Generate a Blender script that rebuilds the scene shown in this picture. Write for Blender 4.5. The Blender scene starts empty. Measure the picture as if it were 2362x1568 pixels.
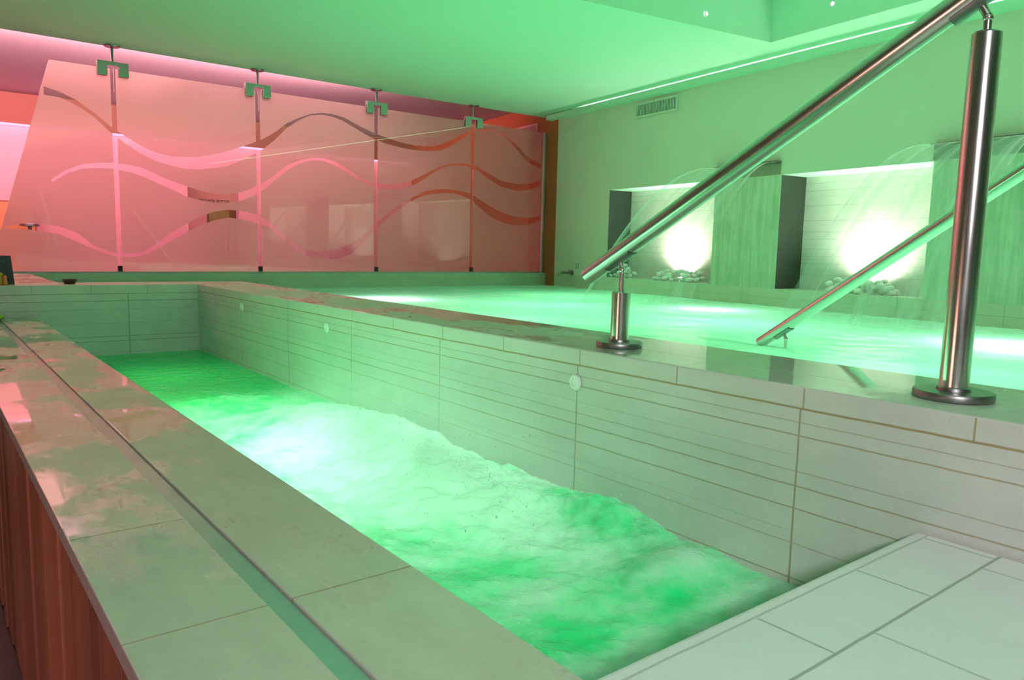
import bpy, bmesh, math, random
from mathutils import Vector, Matrix, noise

sc = bpy.context.scene
col = sc.collection
PI = math.pi
random.seed(7)
WAVES = [
[(0.857,1.443,1.379),(0.972,1.415,1.372),(1.086,1.365,1.326),(1.201,1.288,1.252),(1.315,1.196,1.147),(1.43,1.121,1.062),(1.545,1.058,0.994),(1.659,1.013,0.946),(1.774,0.996,0.915),(1.889,0.997,0.9),(2.003,1.011,0.901),(2.118,1.037,0.922),(2.232,1.073,0.944),(2.347,1.119,0.999),(2.462,1.168,1.061),(2.576,1.222,1.131),(2.691,1.296,1.228),(2.806,1.389,1.348),(2.92,1.452,1.43),(3.035,1.501,1.49),(3.149,1.528,1.512),(3.264,1.531,1.506),(3.379,1.515,1.478),(3.493,1.472,1.43),(3.608,1.434,1.382),(3.723,1.4,1.341),(3.837,1.373,1.312),(3.952,1.352,1.296),(4.066,1.336,1.284),(4.181,1.328,1.279),(4.296,1.33,1.281),(4.41,1.339,1.288),(4.525,1.374,1.312),(4.64,1.428,1.363),(4.754,1.491,1.438),(4.869,1.544,1.519),(4.983,1.576,1.565),(5.098,1.596,1.585),(5.213,1.597,1.586),(5.327,1.571,1.558),(5.442,1.522,1.494),(5.557,1.46,1.414),(5.671,1.375,1.316),(5.786,1.32,1.261),(5.9,1.287,1.232),(6.015,1.278,1.222)],
[(0.879,0.731,0.706),(0.993,0.819,0.791),(1.108,0.871,0.837),(1.222,0.893,0.85),(1.336,0.902,0.852),(1.45,0.896,0.837),(1.565,0.872,0.804),(1.679,0.823,0.755),(1.793,0.782,0.71),(1.907,0.748,0.658),(2.022,0.717,0.635),(2.136,0.7,0.625),(2.25,0.702,0.628),(2.364,0.728,0.651),(2.479,0.773,0.702),(2.593,0.838,0.773),(2.707,0.93,0.877),(2.822,1.015,0.971),(2.936,1.064,1.037),(3.05,1.095,1.075),(3.164,1.103,1.079),(3.279,1.084,1.049),(3.393,1.033,0.995),(3.507,0.976,0.94),(3.621,0.931,0.892),(3.736,0.91,0.862),(3.85,0.904,0.852),(3.964,0.916,0.86),(4.078,0.94,0.882),(4.193,0.982,0.925),(4.307,1.039,0.994),(4.421,1.099,1.068),(4.536,1.146,1.127),(4.65,1.179,1.163),(4.764,1.194,1.174),(4.878,1.192,1.165),(4.993,1.174,1.135),(5.107,1.132,1.074),(5.221,1.088,1.024),(5.335,1.046,0.978),(5.45,1.035,0.961),(5.564,1.027,0.949),(5.678,1.036,0.961),(5.792,1.051,0.979),(5.907,1.092,1.029),(6.021,1.133,1.079)],
[(0.551,0.349,0.342),(0.672,0.384,0.34),(0.793,0.386,0.33),(0.914,0.371,0.31),(1.036,0.329,0.256),(1.157,0.228,0.191),(1.278,0.172,0.147),(1.399,0.161,0.128),(1.52,0.172,0.139),(1.641,0.25,0.203),(1.763,0.349,0.281),(1.884,0.423,0.35),(2.005,0.491,0.418),(2.126,0.543,0.467),(2.247,0.564,0.497),(2.368,0.563,0.488),(2.489,0.538,0.462),(2.611,0.488,0.425),(2.732,0.384,0.333),(2.853,0.292,0.219),(2.974,0.229,0.167),(3.095,0.202,0.14),(3.216,0.221,0.129),(3.338,0.239,0.144),(3.459,0.288,0.188),(3.58,0.372,0.281),(3.701,0.478,0.412),(3.822,0.576,0.523),(3.943,0.661,0.616),(4.065,0.734,0.696),(4.186,0.799,0.77),(4.307,0.859,0.818),(4.428,0.887,0.843),(4.549,0.904,0.859),(4.67,0.906,0.863),(4.791,0.893,0.844),(4.913,0.874,0.813),(5.034,0.818,0.728),(5.155,0.763,0.653),(5.276,0.712,0.601),(5.397,0.676,0.568),(5.518,0.652,0.554),(5.64,0.645,0.558),(5.761,0.646,0.572),(5.882,0.666,0.613),(6.003,0.692,0.663)]
]


# ------------------------------------------------------------------ helpers
def tag(o, label=None, cat=None, group=None, kind=None):
    if label: o['label'] = label
    if cat: o['category'] = cat
    if group: o['group'] = group
    if kind: o['kind'] = kind
    return o

def link(name, me, mats, parent=None, smooth=False):
    if not isinstance(mats, (list, tuple)): mats = [mats]
    for m in mats: me.materials.append(m)
    o = bpy.data.objects.new(name, me)
    col.objects.link(o)
    if parent: o.parent = parent
    if smooth:
        for p in me.polygons: p.use_smooth = True
        try: me.set_sharp_from_angle(angle=math.radians(40))
        except Exception: pass
    return o

def obj(name, bm, mats, parent=None, smooth=False, bevel=0, seg=2, recalc=True):
    me = bpy.data.meshes.new(name)
    if recalc: bmesh.ops.recalc_face_normals(bm, faces=bm.faces)
    bm.to_mesh(me); bm.free()
    o = link(name, me, mats, parent, smooth)
    if bevel:
        b = o.modifiers.new('bevel', 'BEVEL'); b.width = bevel; b.segments = seg; b.limit_method = 'ANGLE'
        b.angle_limit = math.radians(35)
    return o

def empty(name, loc=(0, 0, 0)):
    o = bpy.data.objects.new(name, None); col.objects.link(o); o.location = loc
    o.empty_display_size = .05
    return o

def under(parent, *kids):
    # parts are modelled in room coordinates; keep them in place under the thing's base
    for k in kids:
        k.parent = parent
        k.matrix_parent_inverse = Matrix.Translation(-Vector(parent.location))

def box(bm, a, b, mi=0, M=None):
    x0, y0, z0 = a; x1, y1, z1 = b
    vs = [Vector(p) for p in ((x0,y0,z0),(x1,y0,z0),(x1,y1,z0),(x0,y1,z0),(x0,y0,z1),(x1,y0,z1),(x1,y1,z1),(x0,y1,z1))]
    if M: vs = [M @ v for v in vs]
    v = [bm.verts.new(p) for p in vs]
    for f in ((0,3,2,1),(4,5,6,7),(0,1,5,4),(1,2,6,5),(2,3,7,6),(3,0,4,7)):
        bm.faces.new([v[i] for i in f]).material_index = mi

def quad(bm, pts, mi=0):
    f = bm.faces.new([bm.verts.new(p) for p in pts]); f.material_index = mi; return f

def frame_of(d):
    d = Vector(d).normalized()
    u = d.orthogonal().normalized() if abs(d.z) > .99 else d.cross(Vector((0,0,1))).normalized()
    return d, u, d.cross(u).normalized()

def tube(bm, pts, r, n=24, cap=True, rs=None):
    pts = [Vector(p) for p in pts]
    rings = []
    for i, p in enumerate(pts):
        if i == 0: d = pts[1]-pts[0]
        elif i == len(pts)-1: d = pts[-1]-pts[-2]
        else: d = (pts[i+1]-p).normalized() + (p-pts[i-1]).normalized()
        if i == 0: dd, u, v = frame_of(d)
        else:
            dd = d.normalized(); u = (u - dd*u.dot(dd)).normalized(); v = dd.cross(u).normalized()
        rr = rs[i] if rs else r
        rings.append([bm.verts.new(p + (u*math.cos(2*PI*k/n) + v*math.sin(2*PI*k/n))*rr) for k in range(n)])
    for a, b in zip(rings, rings[1:]):
        for k in range(n): bm.faces.new((a[k], a[(k+1) % n], b[(k+1) % n], b[k]))
    if cap:
        bm.faces.new(rings[0][::-1]); bm.faces.new(rings[-1])

def lathe(bm, c, prof, n=40):
    # prof: (radius, height) pairs about a vertical axis through c
    c = Vector(c); rings = []
    for r, h in prof:
        if r < 1e-6: rings.append([bm.verts.new(c + Vector((0, 0, h)))])
        else: rings.append([bm.verts.new(c + Vector((r*math.cos(2*PI*k/n), r*math.sin(2*PI*k/n), h))) for k in range(n)])
    for a, b in zip(rings, rings[1:]):
        for k in range(n):
            k2 = (k+1) % n
            if len(a) == 1 and len(b) == 1: continue
            if len(a) == 1: bm.faces.new((a[0], b[k], b[k2]))
            elif len(b) == 1: bm.faces.new((a[k], a[k2], b[0]))
            else: bm.faces.new((a[k], a[k2], b[k2], b[k]))

# ------------------------------------------------------------------ materials
class NT:
    def __init__(s, name):
        s.m = bpy.data.materials.new(name); s.m.use_nodes = True
        s.t = s.m.node_tree; s.t.nodes.clear()
        s.out = s.t.nodes.new('ShaderNodeOutputMaterial')
    def n(s, typ, **kw):
        nd = s.t.nodes.new('ShaderNode'+typ)
        for k, v in kw.items():
            if k.startswith('_'): setattr(nd, k[1:], v)
        for k, v in kw.items():
            if k.startswith('_'): continue
            key = int(k[1:]) if (k[0] == 'i' and k[1:].isdigit()) else k.replace('__', ' ')
            s.put(nd.inputs[key], v)
        return nd
    def put(s, sock, v):
        if isinstance(v, bpy.types.NodeSocket): s.t.links.new(v, sock)
        elif isinstance(v, bpy.types.Node): s.t.links.new(v.outputs[0], sock)
        else:
            if isinstance(v, (tuple, list)) and sock.type == 'RGBA' and len(v) == 3: v = (*v, 1)
            sock.default_value = v
    def math(s, op, a, b=0.0, c=0.0, clamp=False):
        nd = s.t.nodes.new('ShaderNodeMath'); nd.operation = op; nd.use_clamp = clamp
        s.put(nd.inputs[0], a); s.put(nd.inputs[1], b); s.put(nd.inputs[2], c)
        return nd.outputs[0]
    def mix(s, f, a, b):
        nd = s.t.nodes.new('ShaderNodeMix'); nd.data_type = 'RGBA'
        s.put(nd.inputs[0], f); s.put(nd.inputs[6], a); s.put(nd.inputs[7], b)
        return nd.outputs[2]
    def ramp(s, f, lo, hi):
        nd = s.t.nodes.new('ShaderNodeMapRange'); nd.interpolation_type = 'SMOOTHSTEP'
        s.put(nd.inputs[0], f); nd.inputs[1].default_value = lo; nd.inputs[2].default_value = hi
        return nd.outputs[0]
    def pos(s):
        return s.n('NewGeometry').outputs['Position']
    def noise(s, vec, scale, detail=4, rough=.55, stretch=None):
        if stretch:
            v = s.t.nodes.new('ShaderNodeVectorMath'); v.operation = 'MULTIPLY'
            s.put(v.inputs[0], vec); v.inputs[1].default_value = stretch; vec = v.outputs[0]
        return s.n('TexNoise', Vector=vec, Scale=scale, Detail=detail, Roughness=rough).outputs['Fac']
    def surf(s, sh, disp=None):
        s.put(s.out.inputs['Surface'], sh)
        return s.m

def bsdf(t, **kw):
    return t.n('BsdfPrincipled', **kw)

def simple(name, c, rough=.5, metal=0, spec=.5, var=.0, scale=20, stretch=None, bump=0, coat=0):
    t = NT(name)
    base = c
    nz = t.noise(t.pos(), scale, 5, .6, stretch)
    if var: base = t.mix(nz, tuple(v*(1-var) for v in c), tuple(min(1, v*(1+var)) for v in c))
    kw = dict(Base__Color=base, Roughness=rough, Metallic=metal)
    p = bsdf(t, **kw)
    p.inputs['Specular IOR Level'].default_value = spec
    if coat: p.inputs['Coat Weight'].default_value = coat
    if bump:
        b = t.n('Bump', Strength=bump, Distance=.01, Height=nz); t.put(p.inputs['Normal'], b.outputs[0])
    return t.surf(p.outputs[0])

def tiles(name, base, grout, lines, rough=(.2, .45), wet=None, var=.12, fine=60, bump=.25, spec=.5, groutw=1.0, wetat=None):
    """stone tile. lines = list of (axis 'x'/'y'/'z', [positions], half width, optional strength)"""
    t = NT(name)
    P = t.pos()
    sep = t.n('SeparateXYZ', Vector=P)
    wob = t.math('MULTIPLY', t.math('SUBTRACT', t.noise(P, 9, 2), .5), .004)
    mask = 0.0
    for L in lines:
        ax, ps, hw = L[:3]; st = L[3] if len(L) > 3 else 1
        c = t.math('ADD', sep.outputs['XYZ'.index(ax.upper())], wob)
        g = None
        for p in ps:
            d = t.math('ABSOLUTE', t.math('SUBTRACT', c, p))
            g = d if g is None else t.math('MINIMUM', g, d)
        k = t.n('MapRange', Value=g)
        k.inputs[1].default_value = hw*.45; k.inputs[2].default_value = hw*1.15
        k.inputs[3].default_value = st; k.inputs[4].default_value = 0
        kk = k.outputs[0]
        if len(L) > 4:   # window limits (axis, lo, hi)
            for ax2, lo, hi in L[4]:
                c2 = sep.outputs['XYZ'.index(ax2.upper())]
                kk = t.math('MULTIPLY', kk, t.math('GREATER_THAN', c2, lo)); kk = t.math('MULTIPLY', kk, t.math('LESS_THAN', c2, hi))
        mask = kk if mask == 0.0 else t.math('MAXIMUM', mask, kk)
    n1 = t.noise(P, 3.2, 5, .6); n2 = t.noise(P, fine, 4, .7); n3 = t.noise(P, 14, 6, .7, (1, .25, 1))
    v = t.math('ADD', t.math('MULTIPLY', n1, .45), t.math('ADD', t.math('MULTIPLY', n2, .2), t.math('MULTIPLY', n3, .35)))
    c0 = t.mix(t.ramp(v, .3, .7), tuple(x*(1-var) for x in base), tuple(min(1, x*(1+var)) for x in base))
    gcol = t.mix(t.noise(P, 25, 3), tuple(x*.75 for x in grout), grout)
    colr = t.mix(t.math('MULTIPLY', mask, groutw) if mask != 0.0 else 0.0, c0, gcol)
    if wet:
        wn = t.noise(P, wet[0], 6, .62, wet[3] if len(wet) > 3 else None)
        if wetat:
            q = t.math('DIVIDE', t.math('SUBTRACT', sep.outputs['Y'], wetat[0]), wetat[1])
            q = t.math('SUBTRACT', 1.0, t.math('MULTIPLY', q, q), clamp=True)
            wn = t.math('SUBTRACT', wn, t.math('MULTIPLY', q, wetat[2]))
        wf = t.ramp(wn, wet[1], wet[2])
        r = t.n('MapRange', Value=wf); r.inputs[3].default_value = rough[0]; r.inputs[4].default_value = rough[1]
        r = r.outputs[0]
    else:
        r = t.n('MapRange', Value=v); r.inputs[3].default_value = rough[0]; r.inputs[4].default_value = rough[1]; r = r.outputs[0]
        wf = 1.0
    h = t.math('SUBTRACT', t.math('MULTIPLY', t.math('MULTIPLY', v, .35), wf), mask if mask != 0.0 else 0.0)
    b = t.n('Bump', Strength=bump, Distance=.004, Height=h)
    p = bsdf(t, Base__Color=colr, Roughness=r, Normal=b.outputs[0])
    p.inputs['Specular IOR Level'].default_value = spec
    return t.surf(p.outputs[0])

def emit(name, c, s):
    t = NT(name); e = t.n('Emission', Color=c, Strength=s); return t.surf(e.outputs[0])

STONE = (.66, .63, .60)
GROUT = (.46, .33, .17)
zl = [-.046]
M_wallB = tiles('divider_stone', STONE, GROUT, [
    ('z', [-.046], .0028, 1), ('z', [-.104, -.213, -.262, -.415], .002, .75),
    ('z', [-.076, -.181, -.338, -.505], .0016, .5), ('z', [-.313, -.148], .0012, .3, [('y', .86, 9)]),
    ('y', [-.52, .16, .848, 1.528, 2.237, 2.93, 3.62, 4.31], .0026, .9, [('z', -9, -.046)]),
    ('y', [-.15, .182, .517, .843, 1.178, 1.52, 1.87, 2.22, 2.57, 2.92, 3.27, 3.62, 3.97, 4.32, 4.67], .0022, .9, [('z', -.046, 9), ('x', -9, 1.4405)]),
    ], rough=(.28, .5), var=.10)
M_coping = tiles('coping_stone', (.64, .60, .55), (.30, .30, .18), [('x', [1.60], .002, .45), ('y', [.182, 1.178, 2.22, 3.27, 4.32, 5.142], .0016, .35)],
    rough=(.04, .5), wet=(2.2, .42, .60, (1, .45, 1)), wetat=(1.15, .55, .16), var=.10, bump=.16, spec=.6)
M_backwall = tiles('end_wall_stone', (.60, .60, .55), (.22, .24, .14), [
    ('z', [-.054, -.098], .0022, .8), ('z', [-.316, -.345], .0022, .7), ('z', [-.415, -.15, -.235], .0018, .35),
    ('x', [.338, 1.027, 1.7], .0026, .8, [('z', -9, -.054)]), ('x', [.52, .825, 1.14], .0022, .6, [('z', -.054, .0)])], rough=(.3, .5), var=.12)
M_ledge = tiles('ledge_stone', (.58, .57, .46), (.32, .29, .18), [
    ('y', [.905, 3.05, 5.142], .0022, .8, [('x', .34, 9)]), ('y', [.905, 1.283, 3.3], .0020, .8, [('x', -9, .34)])],
    rough=(.03, .42), wet=(3.0, .45, .56, (1, .6, 1)), var=.13, bump=.16, spec=.6)
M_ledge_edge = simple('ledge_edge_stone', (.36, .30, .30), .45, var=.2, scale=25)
M_white = tiles('step_tile', (.88, .86, .88), (.42, .44, .36), [
    ('x', [.35, .895, 1.41-.0], .0026, .8, [('y', .455, .57)]), ('x', [.62, 1.17], .0026, .8, [('y', .455, .57)]),
    ('x', [.08, .62, .99, 1.35], .0026, .6, [('y', -9, .455)]),
    ('y', [.455, .26, .07, -.12], .0030, .85), ('y', [.574], .0026, .55)], rough=(.35, .55), var=.05, bump=.2)
M_paraw = tiles('parapet_stone', (.42, .48, .36), (.22, .26, .15), [('z', [-.06], .0022, .5), ('x', [1.4, 2.6, 3.8, 5.0], .002, .35)], rough=(.3, .5), var=.1)
M_plaster = simple('beige_plaster', (.66, .70, .56), .7, var=.04, scale=3)
M_farceil = simple('far_ceiling_plaster', (.62, .55, .54), .8, var=.015, scale=2)
M_rear = simple('rear_plaster', (.34, .40, .34), .7, var=.04, scale=3)
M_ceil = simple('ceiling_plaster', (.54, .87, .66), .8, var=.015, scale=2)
M_orange = simple('orange_plaster', (.42, .12, .035), .7, var=.06, scale=3)
M_pinkwall = simple('far_plaster', (.80, .38, .40), .7, var=.04, scale=2)
M_fascia = simple('terracotta_plaster', (.28, .10, .06), .7, var=.08, scale=2)
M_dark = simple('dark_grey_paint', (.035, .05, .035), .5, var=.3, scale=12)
M_floor = simple('dark_floor_stone', (.05, .035, .03), .35, var=.3, scale=8)
M_lower = tiles('pool_wall_stone', (.55, .60, .45), (.24, .34, .18), [('z', [-.075], .002, .5), ('y', [.4, 1.1, 1.8, 2.5, 3.2, 3.9, 4.6, 5.3, 6.0], .003, .5)], rough=(.3, .5), var=.1)

def column_mat():
    t = NT('column_stone'); P = t.pos()
    n = t.noise(P, 22, 6, .7, (1, 1, .07)); n2 = t.noise(P, 5, 4)
    v = t.math('ADD', t.math('MULTIPLY', n, .7), t.math('MULTIPLY', n2, .3))
    c = t.mix(t.ramp(v, .35, .7), (.34, .50, .33), (.60, .72, .55))
    b = t.n('Bump', Strength=.4, Distance=.01, Height=n)
    return t.surf(bsdf(t, Base__Color=c, Roughness=.35, Normal=b.outputs[0]).outputs[0])
M_column = column_mat()
M_niche = tiles('niche_stone', (.78, .76, .68), (.38, .40, .30), [('z', [.12, .21, .27, .33, .41, .47, .56, .68, .80, .86], .002, .6)], rough=(.3, .5), var=.12, bump=.3)

def wood_mat():
    t = NT('brown_wood'); P = t.pos()
    n = t.noise(P, 9, 6, .65, (1, 1, .12)); n2 = t.noise(P, 3.3, 3, .5, (1, 1, .02))
    c = t.mix(t.ramp(n2, .35, .65), (.16, .045, .022), (.50, .17, .09))
    c = t.mix(t.math('MULTIPLY', n, .5), c, (.30, .11, .06))
    return t.surf(bsdf(t, Base__Color=c, Roughness=.4).outputs[0])
M_wood = wood_mat()

def steel_mat():
    t = NT('brushed_steel'); P = t.pos()
    n = t.noise(P, 160, 3, .6, (1, 1, .08))
    r = t.n('MapRange', Value=n); r.inputs[3].default_value = .16; r.inputs[4].default_value = .30
    p = bsdf(t, Base__Color=(.70, .66, .63), Metallic=1.0, Roughness=r.outputs[0])
    return t.surf(p.outputs[0])
M_steel = steel_mat()
M_steel_dark = simple('old_steel', (.33, .32, .31), .4, 1, var=.3, scale=90)
M_clamp = simple('satin_steel', (.48, .52, .50), .38, 1)
M_alu = simple('anodised_aluminium', (.40, .46, .42), .45, .5)
M_groove = simple('drain_strip', (.30, .48, .40), .25, .3, var=.12, scale=18)
M_plast = simple('white_plastic', (.85, .87, .84), .35, var=.03, scale=50)
M_ventw = simple('vent_paint', (.60, .70, .58), .45)
M_ventd = simple('vent_inner', (.05, .12, .08), .6)
M_black = simple('black_board', (.012, .010, .012), .35)
M_bowl = simple('dark_wood_bowl', (.09, .035, .012), .45, var=.3, scale=60)
M_lime = simple('lime_plastic', (.45, .75, .05), .4)
M_or = simple('orange_glaze', (.75, .22, .04), .4, var=.2, scale=40)
M_yel = simple('yellow_glaze', (.55, .38, .06), .4, var=.2, scale=40)
M_pebble = simple('white_pebble', (.86, .88, .82), .5, var=.06, scale=30)
M_rubber = simple('black_rubber', (.02, .012, .01), .5)
M_led = emit('led_white', (1, .97, 1), 14)
M_ledpink = emit('led_pink', (1, .38, .62), 2.0)

def glass_mat(name, tint=(.95, .97, .96), spec=1.0):
    t = NT(name)
    fr = t.n('Fresnel', IOR=1.5)
    g = t.n('BsdfGlossy', Color=(1, 1, 1), Roughness=.004); tr = t.n('BsdfTransparent', Color=tint)
    bf = t.math('SUBTRACT', 1.0, t.n('NewGeometry').outputs['Backfacing'])
    fr2 = t.math('MULTIPLY', fr.outputs[0], bf)
    mx = t.n('MixShader', i0=t.math('MULTIPLY', fr2, spec), i1=tr.outputs[0], i2=g.outputs[0])
    return t.surf(mx.outputs[0])
M_glass = glass_mat('clear_glass', spec=2.1)
def film_mat():
    t = NT('frosted_film')
    a = t.n('BsdfTranslucent', Color=(.86, .68, .64)); d = t.n('BsdfDiffuse', Color=(.80, .62, .60)); tr = t.n('BsdfTransparent', Color=(.95, .9, .9))
    rf = t.n('BsdfRefraction', Color=(.92, .80, .78), Roughness=.55, IOR=1.22)
    m0 = t.n('MixShader', i0=.34, i1=a.outputs[0], i2=rf.outputs[0])
    m1 = t.n('MixShader', i0=.22, i1=m0.outputs[0], i2=d.outputs[0])
    m2 = t.n('MixShader', i0=.05, i1=m1.outputs[0], i2=tr.outputs[0])
    return t.surf(m2.outputs[0])
M_film = film_mat()

def water_mat(name, deep, foam, lo, hi, sc_=3.0, stretch=(1, 1, 1), diff=.30, bump=.25, bumpscale=18, gloss=.9, bubbles=0):
    """aerated water: light from the lamps below comes through it, foam scatters it"""
    t = NT(name); P = t.pos()
    at = t.n('Attribute', _attribute_name='foam')
    n = t.noise(P, sc_, 7, .62, stretch)
    f = t.ramp(t.math('ADD', n, t.math('MULTIPLY', at.outputs['Fac'], .5)), lo, hi)
    c = t.mix(f, deep, foam)
    n2 = t.noise(P, bumpscale, 5, .6, stretch)
    if bubbles:
        vo = t.n('TexVoronoi', Vector=P, Scale=bubbles)
        sp = t.math('MULTIPLY', t.ramp(vo.outputs['Distance'], .34, .12), t.ramp(t.noise(P, 11, 4, .6), .50, .62))
        c = t.mix(t.math('MULTIPLY', sp, .8), c, (1, 1, 1))
        n2 = t.math('ADD', n2, t.math('MULTIPLY', sp, .25))
    b = t.n('Bump', Strength=bump, Distance=.02, Height=n2)
    tl = t.n('BsdfTranslucent', Color=c); d = t.n('BsdfDiffuse', Color=c)
    m1 = t.n('MixShader', i0=t.math('ADD', diff, t.math('MULTIPLY', f, .15)), i1=tl.outputs[0], i2=d.outputs[0])
    fr = t.n('Fresnel', IOR=1.33, Normal=b.outputs[0])
    g = t.n('BsdfGlossy', Color=(1, 1, 1), Roughness=.06, Normal=b.outputs[0])
    m2 = t.n('MixShader', i0=t.math('MULTIPLY', fr.outputs[0], gloss), i1=m1.outputs[0], i2=g.outputs[0])
    return t.surf(m2.outputs[0])
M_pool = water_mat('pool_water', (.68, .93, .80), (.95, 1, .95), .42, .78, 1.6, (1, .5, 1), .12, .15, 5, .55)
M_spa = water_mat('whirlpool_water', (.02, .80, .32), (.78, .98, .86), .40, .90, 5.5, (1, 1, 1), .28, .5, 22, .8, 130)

def spray_mat(name, dens, c=(.85, 1, .92)):
    t = NT(name); P = t.pos()
    uv = t.n('Attribute', _attribute_name='uvw')
    n = t.noise(uv.outputs['Vector'], 1.0, 5, .6, (9, .5, 1))
    at = t.n('Attribute', _attribute_name='dens')
    f = t.math('MULTIPLY', t.ramp(n, .22, .82), t.math('MULTIPLY', at.outputs['Fac'], dens), clamp=True)
    tr = t.n('BsdfTransparent', Color=(1, 1, 1)); d = t.n('BsdfDiffuse', Color=c); tl = t.n('BsdfTranslucent', Color=c)
    m1 = t.n('MixShader', i0=.5, i1=d.outputs[0], i2=tl.outputs[0])
    m2 = t.n('MixShader', i0=f, i1=tr.outputs[0], i2=m1.outputs[0])
    return t.surf(m2.outputs[0])
M_sheet = spray_mat('falling_water', .95)

def drop_mat():
    t = NT('droplets')
    g = t.n('BsdfGlossy', Color=(1, 1, 1), Roughness=.08); d = t.n('BsdfDiffuse', Color=(.8, 1, .88)); tl = t.n('BsdfTranslucent', Color=(.8, 1, .88))
    m = t.n('MixShader', i0=.6, i1=d.outputs[0], i2=tl.outputs[0])
    m2 = t.n('MixShader', i0=.15, i1=m.outputs[0], i2=g.outputs[0])
    return t.surf(m2.outputs[0])
M_drop = drop_mat()

# ------------------------------------------------------------------ the wall frame of the slanted right wall
RY = 0.129587
NX, NY = math.cos(RY), -math.sin(RY)
TX, TY = math.sin(RY), math.cos(RY)
def W(u, w, z):
    """point on the right wall: u metres behind (+) / in front (-) of its face, w metres along it"""
    return Vector((NX*(5.018+u)+TX*w, NY*(5.018+u)+TY*w, z))
def wy(y): # along-wall coordinate at room depth y on the face
    x = (5.018 + TX*y)/NX
    return TX*x + TY*y
MW = Matrix(((NX, TX, 0, NX*5.018), (NY, TY, 0, NY*5.018), (0, 0, 1, 0), (0, 0, 0, 1)))   # local (u,w,z) -> room

# ------------------------------------------------------------------ camera
cam_d = bpy.data.cameras.new('camera'); cam = bpy.data.objects.new('camera', cam_d); col.objects.link(cam)
R = Matrix(((0.7869162, -0.61663159, 0.02298634), (-0.05519747, -0.10744472, -0.99267763), (0.61458615, 0.77988532, -0.11858649)))
rt, dn, fw = Vector(R[0]), Vector(R[1]), Vector(R[2])
mw = Matrix.Identity(4)
for i in range(3): mw[i][0] = rt[i]; mw[i][1] = -dn[i]; mw[i][2] = -fw[i]
mw[0][3], mw[1][3], mw[2][3] = 0, 0, .27
cam.matrix_world = mw
cam_d.sensor_width = 36; cam_d.lens = 1748.37/2362*36
cam_d.clip_start = .02; cam_d.clip_end = 60
cam_d.dof.use_dof = False
sc.camera = cam

# ------------------------------------------------------------------ setting: shell
bm = bmesh.new(); box(bm, (-4, -6.7, -1.1), (9.5, 14.5, -1.0)); tag(obj('floor', bm, M_floor), 'dark stone floor at the foot of the wooden bath front', 'floor', kind='structure')

# main ceiling slab with the raised recess (recess aligned with the right wall)
bm = bmesh.new()
w0 = TX*5.062+TY*3.424; u0 = NX*5.062+NY*3.424-5.018
rec = [(u0, w0), (u0-2.6, w0+.03), (u0-2.6, w0-9.4), (u0, w0-9.4)]
ZC, YE = 1.83, 7.07
def S(u, w): v = W(u, w, 0); return (v.x, v.y)
xr = lambda y: (5.018+TX*y)/NX
rp = [S(*q) for q in rec]
outer = [(xr(YE)-.0, YE), (-4, YE), (-4, -6.8), (xr(-6.8), -6.8)]
for z in (ZC,):
    A = [bm.verts.new((x, y, z)) for x, y in outer]; B = [bm.verts.new((x, y, z)) for x, y in rp]
    bm.faces.new((A[0], A[1], B[1], B[0])); bm.faces.new((A[1], A[2], B[2], B[1])); bm.faces.new((A[2], A[3], B[3], B[2])); bm.faces.new((A[3], A[0], B[0], B[3]))
    T = [bm.verts.new((x, y, z+.34)) for x, y in rp]
    for i in range(4): bm.faces.new((B[i], B[(i+1) % 4], T[(i+1) % 4], T[i]))
    bm.faces.new(T)
    # front edge and top of the slab towards the room behind
    E0 = [bm.verts.new((x, YE, ZC+.025)) for x in (outer[0][0], -4)]
    bm.faces.new((A[0], A[1], E0[1], E0[0]))
    E1 = [bm.verts.new((x, YE-.25, ZC+.025)) for x in (outer[0][0]-.03, -4)]
    bm.faces.new((E0[0], E0[1], E1[1], E1[0]))
    E2 = [bm.verts.new((x, YE-.25, 2.4)) for x in (outer[0][0]-.03, -4)]
    bm.faces.new((E1[0], E1[1], E2[1], E2[0]))
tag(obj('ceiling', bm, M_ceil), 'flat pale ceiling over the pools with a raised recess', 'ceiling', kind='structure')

bm = bmesh.new(); quad(bm, [(-4, 6.8, 1.985), (8.5, 6.8, 1.985), (8.5, 14.4, 1.985), (-4, 14.4, 1.985)])
tag(obj('ceiling_far_room', bm, M_farceil), 'higher ceiling behind the glass screen', 'ceiling', kind='structure')

# right wall: plaster above, tiled columns, three lit niches, tiled band down to the water
ws0, ws1 = -6.8, wy(6.765)
niches = [(wy(4.27), wy(5.77)), (wy(2.325), wy(3.555)), (wy(.38), wy(1.61))]
NH, ND = .915, .30
bm = bmesh.new()
def wq(w_a, w_b, z_a, z_b, mi, u=0): quad(bm, [W(u, w_a, z_a), W(u, w_b, z_a), W(u, w_b, z_b), W(u, w_a, z_b)], mi)
wq(ws0, ws1, NH, 2.3, 0)
wq(ws1, wy(11.05), -1, 2.3, 4)
wq(ws0, ws1, -1.2, 0, 1)
wq(niches[0][1], ws1, 0, NH, 0)
wq(niches[1][1], niches[0][0], 0, NH, 2)
wq(niches[2][1], niches[1][0], 0, NH, 2)
wq(ws0, niches[2][0], 0, NH, 2)
for a, b in niches:
    wq(a, b, 0, NH, 3, ND)
    quad(bm, [W(0, a, 0), W(ND, a, 0), W(ND, a, NH), W(0, a, NH)], 3)
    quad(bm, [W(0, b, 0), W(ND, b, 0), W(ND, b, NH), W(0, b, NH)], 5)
    quad(bm, [W(0, a, 0), W(0, b, 0), W(ND, b, 0), W(ND, a, 0)], 1)
    quad(bm, [W(0, a, NH), W(0, b, NH), W(ND, b, NH), W(ND, a, NH)], 6)
tag(obj('wall_right', bm, [M_plaster, M_lower, M_column, M_niche, M_orange, M_dark, M_ceil]), 'long right wall with three lit niches above the pool', 'wall', kind='structure')

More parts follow.
